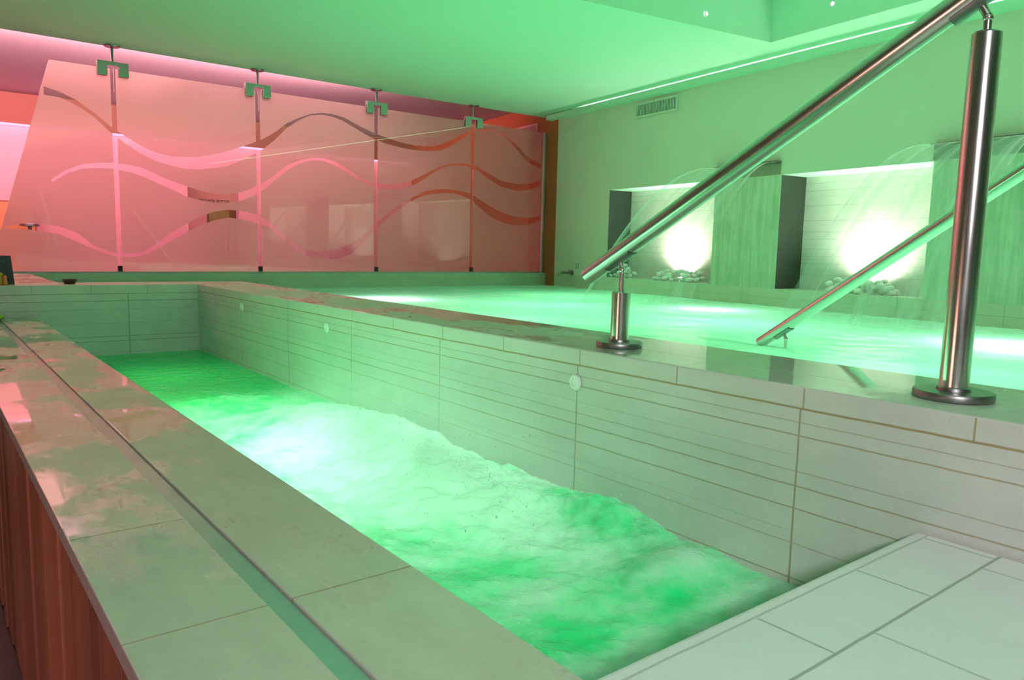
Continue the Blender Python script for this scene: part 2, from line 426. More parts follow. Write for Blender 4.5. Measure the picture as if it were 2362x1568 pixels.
# ledge moulding below the ceiling on the right wall
bm = bmesh.new(); box(bm, (-.085, ws0, 1.770), (-.001, wy(6.9), 1.776), 0, MW); box(bm, (-.085, ws0, 1.776), (-.080, wy(6.9), 1.823), 0, MW)
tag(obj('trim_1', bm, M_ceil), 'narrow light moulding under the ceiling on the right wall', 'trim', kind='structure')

# shell walls out of view
bm = bmesh.new(); quad(bm, [(-4, -6.7, -1.1), (-4, 14.4, -1.1), (-4, 14.4, 2.3), (-4, -6.7, 2.3)]); tag(obj('wall_left', bm, M_rear), kind='structure')
bm = bmesh.new(); quad(bm, [(-4, -6.7, -1.1), (9, -6.7, -1.1), (9, -6.7, 2.3), (-4, -6.7, 2.3)]); tag(obj('wall_behind', bm, M_rear), kind='structure')

# far wall of the room behind the glass: doorway, terracotta above the light line
YF = 11.0
bm = bmesh.new()
def fq(x0, x1, z0, z1, mi): quad(bm, [(x0, YF, z0), (x1, YF, z0), (x1, YF, z1), (x0, YF, z1)], mi)
D0, D1, DZ = 2.98, 3.67, 1.10
fq(-4, D0, -1, 1.62, 0); fq(D1, 6.6, -1, 1.62, 0); fq(D0, D1, DZ, 1.62, 0); fq(-4, 6.6, 1.62, 2.2, 1)
for x in (D0-.6, D1+1.0): quad(bm, [(x, YF+.12, -1), (x, YF+1.6, -1), (x, YF+1.6, 1.5), (x, YF+.12, 1.5)], 0)
for x in (D0, D1): quad(bm, [(x, YF, -1), (x, YF+.12, -1), (x, YF+.12, DZ), (x, YF, DZ)], 0)
quad(bm, [(D0-.6, YF+.12, 1.5), (D1+1.0, YF+.12, 1.5), (D1+1.0, YF+1.6, 1.5), (D0-.6, YF+1.6, 1.5)], 0)
quad(bm, [(D0, YF, DZ), (D1, YF, DZ), (D1, YF+.12, DZ), (D0, YF+.12, DZ)], 0)
quad(bm, [(D0-.6, YF+1.6, -1), (D1+1.0, YF+1.6, -1), (D1+1.0, YF+1.6, 1.5), (D0-.6, YF+1.6, 1.5)], 0)
tag(obj('wall_back', bm, [M_pinkwall, M_fascia]), 'far pink wall with a doorway seen through the glass', 'wall', kind='structure')
bm = bmesh.new(); box(bm, (-4, YF-.06, 1.625), (6.5, YF-.002, 1.655)); tag(obj('trim_2', bm, M_fascia), kind='structure')
bm = bmesh.new(); box(bm, (-4, YF-.055, 1.600), (6.47, YF-.006, 1.622))
tag(obj('led_strip', bm, M_ledpink), 'glowing pink light line along the far wall beyond the glass', 'light strip')

# parapet that carries the glass
bm = bmesh.new(); box(bm, (-3, 6.95, -1.0), (xr(6.95)+.0, 7.12, 0)); tag(obj('wall_parapet', bm, M_paraw, bevel=.004), 'low tiled wall under the glass screen', 'wall', kind='structure')
bm = bmesh.new(); box(bm, (-1.2, 7.0, 0.0), (5.966, 7.05, .012)); tag(obj('trim_3', bm, M_alu), 'thin metal channel along the foot of the glass screen', 'trim', kind='structure')

# whirlpool end wall and its broad coping, and the block at its left end
bm = bmesh.new(); box(bm, (-1.5, 5.142, -1.0), (1.829, 5.46, -.0005))
tag(obj('wall_whirlpool_end', bm, M_backwall, bevel=.003), 'tiled end wall of the whirlpool bath', 'wall', kind='structure')
bm = bmesh.new(); box(bm, (-1.5, 5.46, -1.0), (.70, 6.95, -.003))
tag(obj('wall_plinth', bm, M_ledge), 'stone block closing the corner beside the end wall', 'wall', kind='structure')

# dividing wall between the whirlpool and the pool
bm = bmesh.new(); box(bm, (1.44, -2.2, -1.2), (1.829, 5.142, -.0002))
o = obj('wall_divider', bm, [M_wallB, M_coping])
for p in o.data.polygons:
    if p.normal.z > .9: p.material_index = 1
bv = o.modifiers.new('b', 'BEVEL'); bv.width = .004; bv.segments = 2; bv.limit_method = 'ANGLE'
tag(o, 'low tiled wall with wet coping between the two pools', 'wall', kind='structure')

# ledge on the left: slab in two strips with a drain channel between, on a wood clad front
bm = bmesh.new(); box(bm, (.361, -1.2, -.213), (.540, 5.142, -.185)); box(bm, (.160, -1.2, -.213), (.330, 5.142, -.185))
o = obj('stone_ledge', bm, [M_ledge, M_ledge_edge], bevel=.0025)
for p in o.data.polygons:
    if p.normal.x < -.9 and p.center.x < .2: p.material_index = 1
tag(o, 'wet stone ledge running along the left side of the whirlpool', 'ledge')
bm = bmesh.new(); box(bm, (.331, -1.2, -.205), (.360, 5.14, -.1905)); under(o, tag(obj('drain_channel', bm, M_groove), 'blue-green strip sunk into the stone'))
bm = bmesh.new(); box(bm, (.30, -1.2, -1.0), (.536, 5.142, -.214)); tag(obj('wall_bath_side', bm, M_backwall), kind='structure')
root = empty('wood_cladding', (.17, 2, -1.0)); tag(root, 'brown vertical wood boards cladding the bath front under the stone ledge', 'wood cladding')
random.seed(3)
y = -1.1; k = 0
while y < 5.1:
    wd = random.choice((.09, .12, .14, .10))
    bm = bmesh.new(); dx = random.choice((0, .004, .008)); box(bm, (.172+dx, y, -.995), (.20, min(y+wd-.003, 5.14), -.214)); under(root, obj('board', bm, M_wood, bevel=.0015))
    y += wd; k += 1

# white tiled platform in the foreground with its rounded nosing
bm = bmesh.new(); box(bm, (.541, -1.2, -1.0), (1.439, .60, -.231)); o = obj('step_platform', bm, M_white)
bv = o.modifiers.new('b', 'BEVEL'); bv.width = .012; bv.segments = 4; bv.limit_method = 'ANGLE'
tag(o, 'white tiled platform in the foreground at the near end of the whirlpool', 'platform')
bm = bmesh.new(); box(bm, (.541, .601, -1.0), (1.439, .865, -.436)); tag(obj('underwater_step', bm, M_white, bevel=.01, seg=3), 'pale tiled step just under the water below the platform edge', 'step')

# ------------------------------------------------------------------ water
def grid_water(name, x0, x1, y0, y1, nx, ny, hf, mat, right=None):
    me = bpy.data.meshes.new(name); vs = []; fs = []; foam = []
    for j in range(ny+1):
        y = y0+(y1-y0)*j/ny
        xe = right(y) if right else x1
        for i in range(nx+1):
            x = x0+(xe-x0)*i/nx
            h, f = hf(x, y); vs.append((x, y, h)); foam.append(f)
    for j in range(ny):
        for i in range(nx):
            a = j*(nx+1)+i; fs.append((a, a+1, a+nx+2, a+nx+1))
    me.from_pydata(vs, [], fs)
    at = me.attributes.new('foam', 'FLOAT', 'POINT'); at.data.foreach_set('value', foam)
    return link(name, me, mat, None, True)

def g2(x, y, cx, cy, sx, sy): return math.exp(-((x-cx)/sx)**2-((y-cy)/sy)**2)
def spa_h(x, y):
    act = min(1, max(.10, 1.2-abs(y-1.9)/2.1))
    n = noise.fractal(Vector((x*2.6, y*2.6, 0)), .8, 2.1, 4)*.020 + noise.fractal(Vector((x*9, y*9, 3)), .8, 2.1, 4)*.008
    cr = noise.fractal(Vector((x*24, y*24, 7)), .9, 2.2, 3)*.0035
    h = -.430 + (n+cr)*act
    jets = .105*g2(x, y, 1.20, 2.45, .26, .50) + .075*g2(x, y, 1.14, 1.72, .22, .26) + .050*g2(x, y, 1.40, 1.38, .10, .16) + .040*g2(x, y, 1.30, 1.04, .13, .06) + .03*g2(x, y, .95, 3.3, .3, .12)
    h += jets*(1+.35*noise.noise(Vector((x*7, y*7, 5)))+.12*noise.noise(Vector((x*22, y*22, 5))))
    f = .85*g2(x, y, 1.15, 2.3, .55, .85) + .55*g2(x, y, 1.1, 1.7, .35, .35) + .30*g2(x, y, 1.2, 1.1, .3, .2) - .55*g2(x, y, 1.2, 4.3, .8, .80)
    f += .15*noise.noise(Vector((x*5, y*5, 1)))
    k = (y-.6)/.35
    if y < .92: f += .45*min(1, (.92-y)/.05)
    if k < 1: h = h*k + -.424*(1-k)
    return h, f
o = grid_water('whirlpool_water', .5405, 1.4395, .601, 5.1415, 260, 900, spa_h, M_spa)
tag(o, 'churning bright green foaming water in the narrow whirlpool bath', 'water', kind='structure')
def pool_h(x, y):
    n = noise.fractal(Vector((x*2.2, y*2.2, 9)), .8, 2.1, 4)*.006 + noise.fractal(Vector((x*9, y*9, 2)), .8, 2.1, 3)*.0025
    return -.145+n, .2*noise.noise(Vector((x*1.5, y*1.5, 4)))
o = grid_water('pool_water', 1.8292, 5, -2.2, 6.9495, 160, 360, pool_h, M_pool, right=lambda y: xr(y)-.0005)
tag(o, 'pale mint green glowing water of the large pool', 'water', kind='structure')
bm = bmesh.new()
def arm_h(x, y): return pool_h(x, y)
o = grid_water('pool_water_arm', .7005, 1.829, 5.4605, 6.9495, 50, 60, arm_h, M_pool)
tag(o, 'strip of pool water behind the end wall of the whirlpool', 'water', kind='structure')

def mist_mat():
    t = NT('spray_mist'); tc = t.n('TexCoord').outputs['Object']
    ln = t.s_len(tc)
    fall = t.ramp(ln, 1.0, .15)
    n = t.noise(t.pos(), 7, 5, .6)
    dn = t.math('MULTIPLY', t.math('MULTIPLY', fall, t.ramp(n, .38, .72)), 6.5)
    v = t.n('VolumeScatter', Color=(.90, 1, .94), Density=dn)
    t.put(t.out.inputs['Volume'], v.outputs[0]); return t.m
NT.s_len = lambda s, v: (lambda nd: (s.put(nd.inputs[0], v), nd.outputs['Value'])[1])(next(x for x in [s.t.nodes.new('ShaderNodeVectorMath')] if not setattr(x, 'operation', 'LENGTH')))
MM = mist_mat()
bm = bmesh.new(); bmesh.ops.create_icosphere(bm, subdivisions=4, radius=1)
o = obj('water_mist', bm, MM, smooth=True); o.location = (1.10, 1.95, -.30); o.scale = (.33, .80, .27)
tag(o, 'soft haze of spray hanging over the churning middle of the whirlpool', 'mist', kind='stuff')
bm = bmesh.new(); rs = random.Random(5)
for k in range(300):
    if k < 300: x, y, z = rs.gauss(1.15, .14), rs.gauss(1.75, .40), -.40+abs(rs.gauss(0, .12))
    elif k < 460: x, y = rs.uniform(.75, 1.42), rs.uniform(.92, 1.5); z = spa_h(x, y)[0]+rs.uniform(.002, .02)
    else: x, y, z = 1.40-abs(rs.gauss(0, .03)), rs.gauss(1.65, .22), -.38+abs(rs.gauss(0, .17))
    if not (.56 < x < 1.425): continue
    z = max(z, spa_h(x, y)[0]+.002); r_ = rs.choice((.0008, .001, .0014, .0018)) if k % 12 else .0024
    bmesh.ops.create_icosphere(bm, subdivisions=1, radius=r_, matrix=Matrix.Translation((x, y, z)) @ Matrix.Diagonal((1, 1, rs.uniform(1, 2), 1)))
tag(obj('water_droplets', bm, M_drop, smooth=True), 'glittering droplets thrown up by the whirlpool jets', 'droplets', kind='stuff')

# ------------------------------------------------------------------ glass screen
YG = 7.025; GT = 1.652
edges = [None, 1.350, 2.533, 3.735, 4.925, 5.948]
def interp(tab, x):
    if x < tab[0][0] or x > tab[-1][0]: return None
    for a, b in zip(tab, tab[1:]):
        if a[0] <= x <= b[0]:
            t = (x-a[0])/(b[0]-a[0]); return a[1]+(b[1]-a[1])*t, a[2]+(b[2]-a[2])*t
def left_edge(z): return .905 - (GT-z)*(.905-.533)/(GT-.33) if z < 99 else 0
labels = ['glass screen panel with slanted left edge, first from the left', 'second glass screen panel from the left, tall clear wave at its top', 'third glass screen panel, middle of the five above the pool wall',
          'fourth glass screen panel from the left, brownish behind its waves', 'rightmost glass screen panel ending at the right wall']
def film_mesh(x0, x1, slant):
    bm = bmesh.new()
    n = max(40, int((x1-x0)/.012))
    xs = [x0+(x1-x0)*i/n for i in range(n+1)]
    yb = YG+.0075
    for a, b in zip(xs, xs[1:]):
        def breaks(x):
            top = GT-.002
            if slant:
                zz = GT - (.905-x)*(GT-.33)/(.905-.533)
                top = min(top, max(.02, zz))
            L = []
            for t in WAVES:
                r = interp(t, x)
                if r: L.append((min(r[0], top), min(r[1], top)))
                else: L.append(None)
            return top, L
        ta, La = breaks(a); tb_, Lb = breaks(b)
        pa, pb = ta, tb_
        for ra, rb in zip(La, Lb):
            if ra is None or rb is None: continue
            za, zb = max(ra), max(rb); la, lb = min(ra), min(rb)
            if pa-za > .001 or pb-zb > .001: quad(bm, [(a, yb, za), (b, yb, zb), (b, yb, pb), (a, yb, pa)])
            pa, pb = min(pa, la), min(pb, lb)
        quad(bm, [(a, yb, .013), (b, yb, .013), (b, yb, pb), (a, yb, pa)])
    return bm
for i in range(5):
    x1 = edges[i+1]-.004
    root = empty('glass_panel', ((edges[i+1]-.6 if i else .9), YG, .012)); tag(root, labels[i], 'glass panel', 'panels of the glass screen')
    bm = bmesh.new()
    if i == 0:
        xb = .533-.317*(.372/1.322)-.0
        poly = [(-.4, .012), (x1, .012), (x1, GT), (.905, GT), (.533, .33), (-.4, .06)]
        fr_ = [bm.verts.new((x, YG-.006, z)) for x, z in poly]; bk = [bm.verts.new((x, YG+.006, z)) for x, z in poly]
        bm.faces.new(fr_); bm.faces.new(bk[::-1])
        for k in range(len(poly)): bm.faces.new((fr_[k], fr_[(k+1) % len(poly)], bk[(k+1) % len(poly)], bk[k]))
        fx0 = -.39
    else:
        x0 = edges[i]+.004
        box(bm, (x0, YG-.006, .012), (x1, YG+.006, GT)); fx0 = x0+.015
    under(root, obj('pane', bm, M_glass))
    if i == 0:
        bmf = film_mesh(.50, x1-.015, True)
        quad(bmf, [(-.38, YG+.0075, .013), (.50, YG+.0075, .013), (.50, YG+.0075, .31), (-.38, YG+.0075, .07)])
    else: bmf = film_mesh(fx0, x1-.015, False)
    under(root, tag(obj('frosted_film', bmf, M_film, recalc=False), 'frosted film cut by clear wave stripes'))
bm = bmesh.new(); box(bm, (5.948, YG-.02, .0125), (5.966, YG+.02, GT)); tag(obj('end_profile', bm, M_alu), 'slim vertical metal profile at the right end of the glass screen', 'metal profile')

side = ['above the leftmost seam', 'above the second seam', 'above the third seam', 'above the seam nearest the right wall']
for i in range(4):
    x = edges[i+1]
    root = empty('ceiling_clamp', (x, YG, ZC)); tag(root, 'steel ceiling clamp holding two glass panels '+side[i], 'glass clamp', 'clamps along the top of the glass screen')
    bm = bmesh.new(); lathe(bm, (x, YG, ZC), [(0, -.012), (.055, -.012), (.06, -.006), (.06, -.0005), (0, -.0005)], 32); under(root, obj('flange', bm, M_steel_dark, smooth=True))
    bm = bmesh.new(); tube(bm, [(x, YG, ZC-.012), (x, YG, 1.70)], .012, 20); under(root, obj('stem', bm, M_steel_dark, smooth=True))
    bm = bmesh.new(); box(bm, (x-.115, YG-.020, 1.672), (x+.115, YG+.020, 1.702)); under(root, obj('crossbar', bm, M_clamp, bevel=.002))
    for s in (-1, 1):
        xa, xb = sorted((x+s*.115, x+s*.042))
        for sy in (-1, 1):
            y0, y1 = sorted((YG+sy*.0085, YG+sy*.024))
            bm = bmesh.new(); box(bm, (xa, y0, 1.590), (xb, y1, 1.690)); under(root, obj('jaw', bm, M_clamp, bevel=.002))
    bm = bmesh.new(); box(bm, (x-.016, YG-.018, .0125), (x+.016, YG+.018, .060))
    tag(obj('floor_clamp', bm, M_rubber, bevel=.002), 'small black clip at the foot of the glass, '+side[i].replace('above', 'under'), 'glass clip', 'clips along the foot of the glass screen')

# ------------------------------------------------------------------ handrails and posts
def saddle(root, P, d, mat, half=.05, r=.0265):
    d = Vector(d).normalized(); u = d.cross(Vector((0, 0, 1))).normalized(); dn_ = d.cross(u).normalized()
    if dn_.z > 0: dn_ = -dn_
    bm = bmesh.new(); n = 12
    rows = []
    for s in (-1, 1):
        for rr in (r, r+.004):
            rows.append([bm.verts.new(P + d*half*s + (u*math.sin(a)+dn_*math.cos(a))*rr) for a in [(-.5+k/n)*1.5 for k in range(n+1)]])
    a, b, c, e = rows
    for k in range(n):
        bm.faces.new((a[k], a[k+1], c[k+1], c[k])); bm.faces.new((b[k], b[k+1], e[k+1], e[k]))
        bm.faces.new((a[k], a[k+1], b[k+1], b[k])); bm.faces.new((c[k], c[k+1], e[k+1], e[k]))
    bm.faces.new((a[0], c[0], e[0], b[0])); bm.faces.new((a[n], c[n], e[n], b[n]))
    return obj('saddle', bm, mat, smooth=True), dn_

def rail_thing(P0, P1, posts, label):
    P0, P1 = Vector(P0), Vector(P1); d = (P1-P0).normalized(); r = .0255
    root = empty('handrail', P0); tag(root, label, 'handrail')
    bm = bmesh.new(); tube(bm, [P0, P0+d*.0005, P1], r, 48, cap=False); under(root, obj('rail_tube', bm, M_steel, smooth=True))
    bm = bmesh.new(); tube(bm, [P0-d*.006, P0-d*.002, P0+d*.004], 0, 40, rs=[r*.80, r*.985, r*.99]); under(root, obj('end_cap', bm, M_steel, smooth=True))
    for y in posts:
        t = (y-P0.y)/(P1.y-P0.y); P = P0.lerp(P1, t)
        s, dn_ = saddle(root, P, d, M_steel_dark); under(root, s)
    return root, P0, P1, d

def post_thing(base, top, disc, rail, label, plate=True, rtube=.0265):
    """disc base, tube, thin bent stem up to the underside of the rail"""
    bx, by, bz = base; P0, P1, d = rail
    root = empty('rail_post', base); tag(root, label, 'post')
    if plate:
        bm = bmesh.new(); lathe(bm, base, [(0, .0005), (disc*.98, .0005), (disc, .004), (disc, .013), (disc*.97, .016), (.03, .016), (0, .016)], 56); under(root, obj('base_plate', bm, M_steel_dark, smooth=True))
        bm = bmesh.new(); lathe(bm, (bx, by, bz+.016), [(0, 0), (rtube+.004, 0), (rtube+.003, .006), (rtube, .008), (0, .008)], 40); under(root, obj('collar', bm, M_steel_dark, smooth=True))
    zt = bz+top
    bm = bmesh.new(); lathe(bm, (bx, by, bz), [(0, .020), (rtube, .020), (rtube, top-.004), (rtube-.004, top), (0, top+.001)], 56); under(root, obj('post_tube', bm, M_steel, smooth=True))
    # bent stem: rises, leans back along the rail, meets it from below at a right angle
    dn_ = d.cross(d.cross(Vector((0, 0, 1)))).normalized()
    if dn_.z > 0: dn_ = -dn_
    t = (by-P0.y)/(P1.y-P0.y); C = P0.lerp(P1, t)
    # stem foot under the bend: where the perpendicular from the rail reaches the post axis
    foot = C + dn_*.03
    bend = Vector((bx, by, C.z-.058))
    # contact point on the rail
    s = (bend-P0).dot(d); K = P0+d*s
    pts = [Vector((bx, by, zt-.002)), Vector((bx, by, bend.z-.012)), bend, bend.lerp(K, .22), K + (bend-K).normalized()*.027]
    bm = bmesh.new(); tube(bm, pts, .0075, 20); under(root, obj('stem', bm, M_steel, smooth=True))
    bm = bmesh.new(); c = bend - Vector((0, 0, .002))
    bmesh.ops.create_uvsphere(bm, u_segments=20, v_segments=12, radius=.0095, matrix=Matrix.Translation(c)); under(root, obj('knuckle', bm, M_steel, smooth=True))
    return root, K

R1a = Vector((1.585, 1.648, .198)); R1d = (Vector((1.585, .643, .762))-R1a).normalized(); R1b = R1a+R1d*1.62
rt1 = rail_thing(R1a, R1b, [], 'long steel handrail slanting up from the short post past the tall post')
p1, K1 = post_thing((1.578, 1.505, 0), .159, .066, (R1a, R1b, R1d), 'short steel post on a round base plate on the coping')
p2, K2 = post_thing((1.592, .616, 0), .691, .072, (R1a, R1b, R1d), 'tall steel post on a round base plate at the right')
for K in (K1, K2):
    s, _ = saddle(None, K, R1d, M_steel_dark); under(rt1[0], s)
R2a = Vector((3.098, 2.049, -.136+.0)); R2v = Vector((2.850, .953, .563))-R2a; R2d = R2v.normalized(); R2b = R2a+R2v*1.5
rt2 = rail_thing(R2a, R2b, [], 'second steel handrail rising out of the big pool behind the coping')
by = 1.90; t = (by-R2a.y)/(R2b.y-R2a.y); Pc = R2a.lerp(R2b, t)
p3, K3 = post_thing((Pc.x, by, -1.2), 1.2-.215, .05, (R2a, R2b, R2d), 'steel post standing in the pool under the second handrail', plate=False)
s, _ = saddle(None, K3, R2d, M_steel_dark); under(rt2[0], s)

# ------------------------------------------------------------------ jets on the dividing wall
jl = ['round white nozzle on the dividing wall, farthest from the camera', 'round white nozzle on the dividing wall, middle of three', 'round white nozzle on the dividing wall, nearest the short post']
for k, (y, z) in enumerate(((4.289, -.085), (3.167, -.096), (1.533, -.095))):
    bm = bmesh.new(); prof = [(0, 0), (.0225, 0), (.0235, .003), (.020, .007), (.0115, .0075), (.011, .005), (0, .005)]
    lathe(bm, (0, 0, 0), prof, 32); bmesh.ops.transform(bm, matrix=Matrix.Translation((1.4395, y, z)) @ Matrix.Rotation(-PI/2, 4, 'Y'), verts=bm.verts)
    tag(obj('wall_nozzle', bm, M_plast, smooth=True), jl[k], 'nozzle', 'white nozzles on the dividing wall')

# ------------------------------------------------------------------ things on the right wall
def vent(w_c, z_c, hw, hh, label, painted):
    c = W(0, w_c, z_c); root = empty('air_vent', c); tag(root, label, 'vent')
    fr = .022
    bm = bmesh.new()
    for a, b in (((-hw, -hh), (hw, -hh+fr)), ((-hw, hh-fr), (hw, hh)), ((-hw, -hh+fr), (-hw+fr, hh-fr)), ((hw-fr, -hh+fr), (hw, hh-fr))):
        box(bm, (-.014, w_c+a[0], z_c+a[1]), (-.0005, w_c+b[0], z_c+b[1]), 0, MW)
    under(root, obj('frame', bm, painted, bevel=.002))
    bm = bmesh.new(); box(bm, (-.003, w_c-hw+fr, z_c-hh+fr), (-.0008, w_c+hw-fr, z_c+hh-fr), 0, MW); under(root, obj('backing', bm, M_ventd))
    n = 26
    for k in range(n):
        w = w_c-hw+fr+(k+.5)*(2*(hw-fr))/n
        bm = bmesh.new(); box(bm, (-.011, w-.0035, z_c-hh+fr), (-.003, w+.0035, z_c+hh-fr), 0, MW); under(root, obj('louvre', bm, painted))
vent(wy(5.09), 1.667, .303, .074, 'rectangular air vent high on the green wall of the pool', M_ventw)
vent(wy(7.47), 1.712, .27, .075, 'air vent on the orange wall beyond the glass screen', M_pinkwall)

c = W(0, wy(6.29), .105); root = empty('wall_socket', c); tag(root, 'pale socket plate low on the wall beside the glass screen', 'socket')
bm = bmesh.new(); box(bm, (-.012, wy(6.29)-.075, .022), (-.0005, wy(6.29)+.075, .186), 0, MW); under(root, obj('plate', bm, M_ventw, bevel=.004))
for dz in (-.022, .0, .022):
    for dw in (-.02, .018):
        bm = bmesh.new(); box(bm, (-.0135, wy(6.29)+dw-.008, .104+dz-.006), (-.0119, wy(6.29)+dw+.006, .104+dz+.006), 0, MW); under(root, obj('socket_hole', bm, M_ventd))
root = empty('water_tap', W(0, wy(6.42), .02)); tag(root, 'small dark tap sticking out of the wall beside the socket plate', 'tap')
bm = bmesh.new(); tube(bm, [W(-.001, wy(6.40), .022), W(-.16, wy(6.40), .022), W(-.175, wy(6.40), .015), W(-.18, wy(6.40), -.012)], .014, 16); under(root, obj('spout', bm, M_steel_dark, smooth=True))
bm = bmesh.new(); tube(bm, [W(-.001, wy(6.40), .022), W(-.014, wy(6.40), .022)], .028, 24); under(root, obj('rosette', bm, M_steel_dark, smooth=True))
bm = bmesh.new(); tube(bm, [W(-.05, wy(6.40), .030), W(-.05, wy(6.40), .058)], .009, 16); under(root, obj('lever', bm, M_steel_dark, smooth=True))

# waterfall spouts and their sheets of water
def spout(wa, wb, reach, label, lab2, vis=1):
    root = empty('waterfall_spout', W(0, (wa+wb)/2, 1.0)); tag(root, label, 'waterfall spout', 'waterfall spouts on the right wall')
    z1 = 1.026; pr = .05
    bm = bmesh.new(); box(bm, (-pr, wa, z1-.009), (-.0005, wb, z1), 0, MW); under(root, obj('top_plate', bm, M_spout, bevel=.001))
    bm = bmesh.new(); box(bm, (-.006, wa+.002, z1-.108), (-.0005, wb-.002, z1-.0095), 0, MW); under(root, obj('back_plate', bm, M_spout2, bevel=.001))
    bm = bmesh.new(); box(bm, (-pr-.012, wa+.03, z1-.016), (-.0065, wb-.03, z1-.0095), 0, MW); under(root, obj('lip', bm, M_spout, bevel=.001))
    # sheet: parabolic fall, narrowing and ragged
    nx, nz = 70, 60; me = bpy.data.meshes.new('water_sheet'); vs = []; dens = []; uvw = []; fs = []
    drop = z1-.02+.142; T = math.sqrt(2*drop/9.81); v0 = reach/T
    for j in range(nz+1):
        t = T*j/nz
        for i in range(nx+1):
            s = i/nx; w = wa+.01+(wb-wa-.02)*s
            w = (wa+wb)/2 + (w-(wa+wb)/2)*(1-.10*j/nz)
            k = .58+.42*s+.05*noise.noise(Vector((s*7, 0, wa)))
            u = -pr-.012-v0*k*t; z = z1-.013-.5*9.81*t*t
            vs.append(W(u, w, z)); edge = max(0, 1-min(s, 1-s)/.03)
            e2 = max(0, 1-min(s, 1-s)/.10)
            dens.append((.62+.35*edge+.25*e2)*(1-.35*j/nz)); uvw.append((s, j/nz*1.0, wa))
    for j in range(nz):
        for i in range(nx):
            a = j*(nx+1)+i; fs.append((a, a+1, a+nx+2, a+nx+1))
    me.from_pydata([tuple(v) for v in vs], [], fs)
    me.attributes.new('dens', 'FLOAT', 'POINT').data.foreach_set('value', dens)
    me.attributes.new('uvw', 'FLOAT_VECTOR', 'POINT').data.foreach_set('vector', [c for q in uvw for c in q])
    tag(link('water_sheet', me, M_sheet, None, True), lab2, 'falling water', 'sheets of falling water')
M_spout2 = simple('spout_back_steel', (.20, .34, .24), .35, .5, var=.15, scale=30)
M_spout = simple('spout_steel', (.20, .20, .17), .4, .6, var=.2, scale=30)
spout(wy(3.565), wy(4.26), 1.40, 'flat steel waterfall spout on the column between the two lit niches', 'thin curtain of water falling from the spout between the two niches')
spout(wy(1.62), wy(2.33), 1.45, 'flat steel waterfall spout partly behind the tall post at the right', 'thin curtain of water falling from the rightmost spout')

# pebbles in the niches
def pebble_mesh(seed):
    bm = bmesh.new(); bmesh.ops.create_icosphere(bm, subdivisions=2, radius=1)
    rs = random.Random(seed); off = Vector((rs.random()*9, rs.random()*9, rs.random()*9))
    for v in bm.verts: v.co *= 1+.25*noise.noise(v.co*1.1+off)
    me = bpy.data.meshes.new('pebble'); bm.to_mesh(me); bm.free(); me.materials.append(M_pebble)
    for p in me.polygons: p.use_smooth = True
    return me
PM = [pebble_mesh(k) for k in range(6)]
first = [bpy.data.objects.new('white_pebble', m) for m in PM]
def heap(wc, uc, sw, su, n, hmax, label, group, seed):
    rs = random.Random(seed); placed = []; k = 0; tries = 0
    while k < n and tries < 9000:
        tries += 1
        w = wc+rs.gauss(0, sw*.5); u = uc+rs.gauss(0, su*.5); r = rs.uniform(.022, .033)
        if not (.025 < u < ND-.03) or abs(w-wc) > sw*1.15: continue
        z = r*.75
        for (pw, pu, pz, pr_) in placed:
            dd = math.hypot(pw-w, pu-u); mn = (pr_+r)*1.02
            if dd < mn: z = max(z, pz+math.sqrt(mn*mn-dd*dd)*.86)
        if z > hmax: continue
        placed.append((w, u, z, r)); src = first[k % 6]; o = src.copy(); col.objects.link(o)
        o.location = W(u, w, z); o.rotation_euler = (rs.uniform(-.4, .4), rs.uniform(-.4, .4), rs.uniform(0, 6.3)); o.scale = (r*1.18, r*.95, r*.75)
        tag(o, label, 'pebble', group); k += 1
heap(wy(5.66), .12, .16, .12, 24, .14, 'white pebble in the small pile beside the dark jamb of the left niche', 'pebbles by the dark jamb', 11)
heap(wy(4.83), .13, .26, .14, 44, .10, 'white pebble in the bright heap at the middle of the left niche', 'pebbles at the middle of the left niche', 12)
heap(wy(2.90), .13, .26, .14, 48, .10, 'white pebble in the heap on the sill of the right niche', 'pebbles in the right niche', 13)
heap(wy(4.33), .12, .03, .06, 3, .03, 'white pebble lying alone near the column in the left niche', 'stray pebbles by the column', 14)
for o in first: bpy.data.objects.remove(o)

# niche floor spotlights
for k, (wc, lab) in enumerate(((wy(4.90), 'left'), (wy(2.88), 'right'), (wy(1.0), 'hidden'))):
    if lab != 'hidden':
        root = empty('niche_uplight', W(.23, wc, 0)); tag(root, 'small uplight on the floor behind the pebbles of the %s niche' % lab, 'uplight')
        bm = bmesh.new(); lathe(bm, W(.23, wc, 0), [(.032, .001), (.034, .03), (.026, .03), (.026, .012)], 24); under(root, obj('housing', bm, M_steel_dark, smooth=True))
        bm = bmesh.new(); lathe(bm, W(.23, wc, .012), [(0, .001), (.026, .001), (.026, .004), (0, .004)], 24); under(root, obj('lens', bm, M_led))
    l = bpy.data.lights.new('niche_lamp', 'SPOT'); l.energy = 85 if lab == 'left' else 58; l.color = (1, .97, .88); l.spot_size = math.radians(165); l.spot_blend = 1; l.shadow_soft_size = .03
    o = bpy.data.objects.new('niche_lamp', l); col.objects.link(o); o.location = W(.19, wc, .095)
    o.rotation_euler = (Vector((0, 0, 1))*.95 + Vector((NX, NY, 0))*.28).to_track_quat('-Z', 'Y').to_euler()

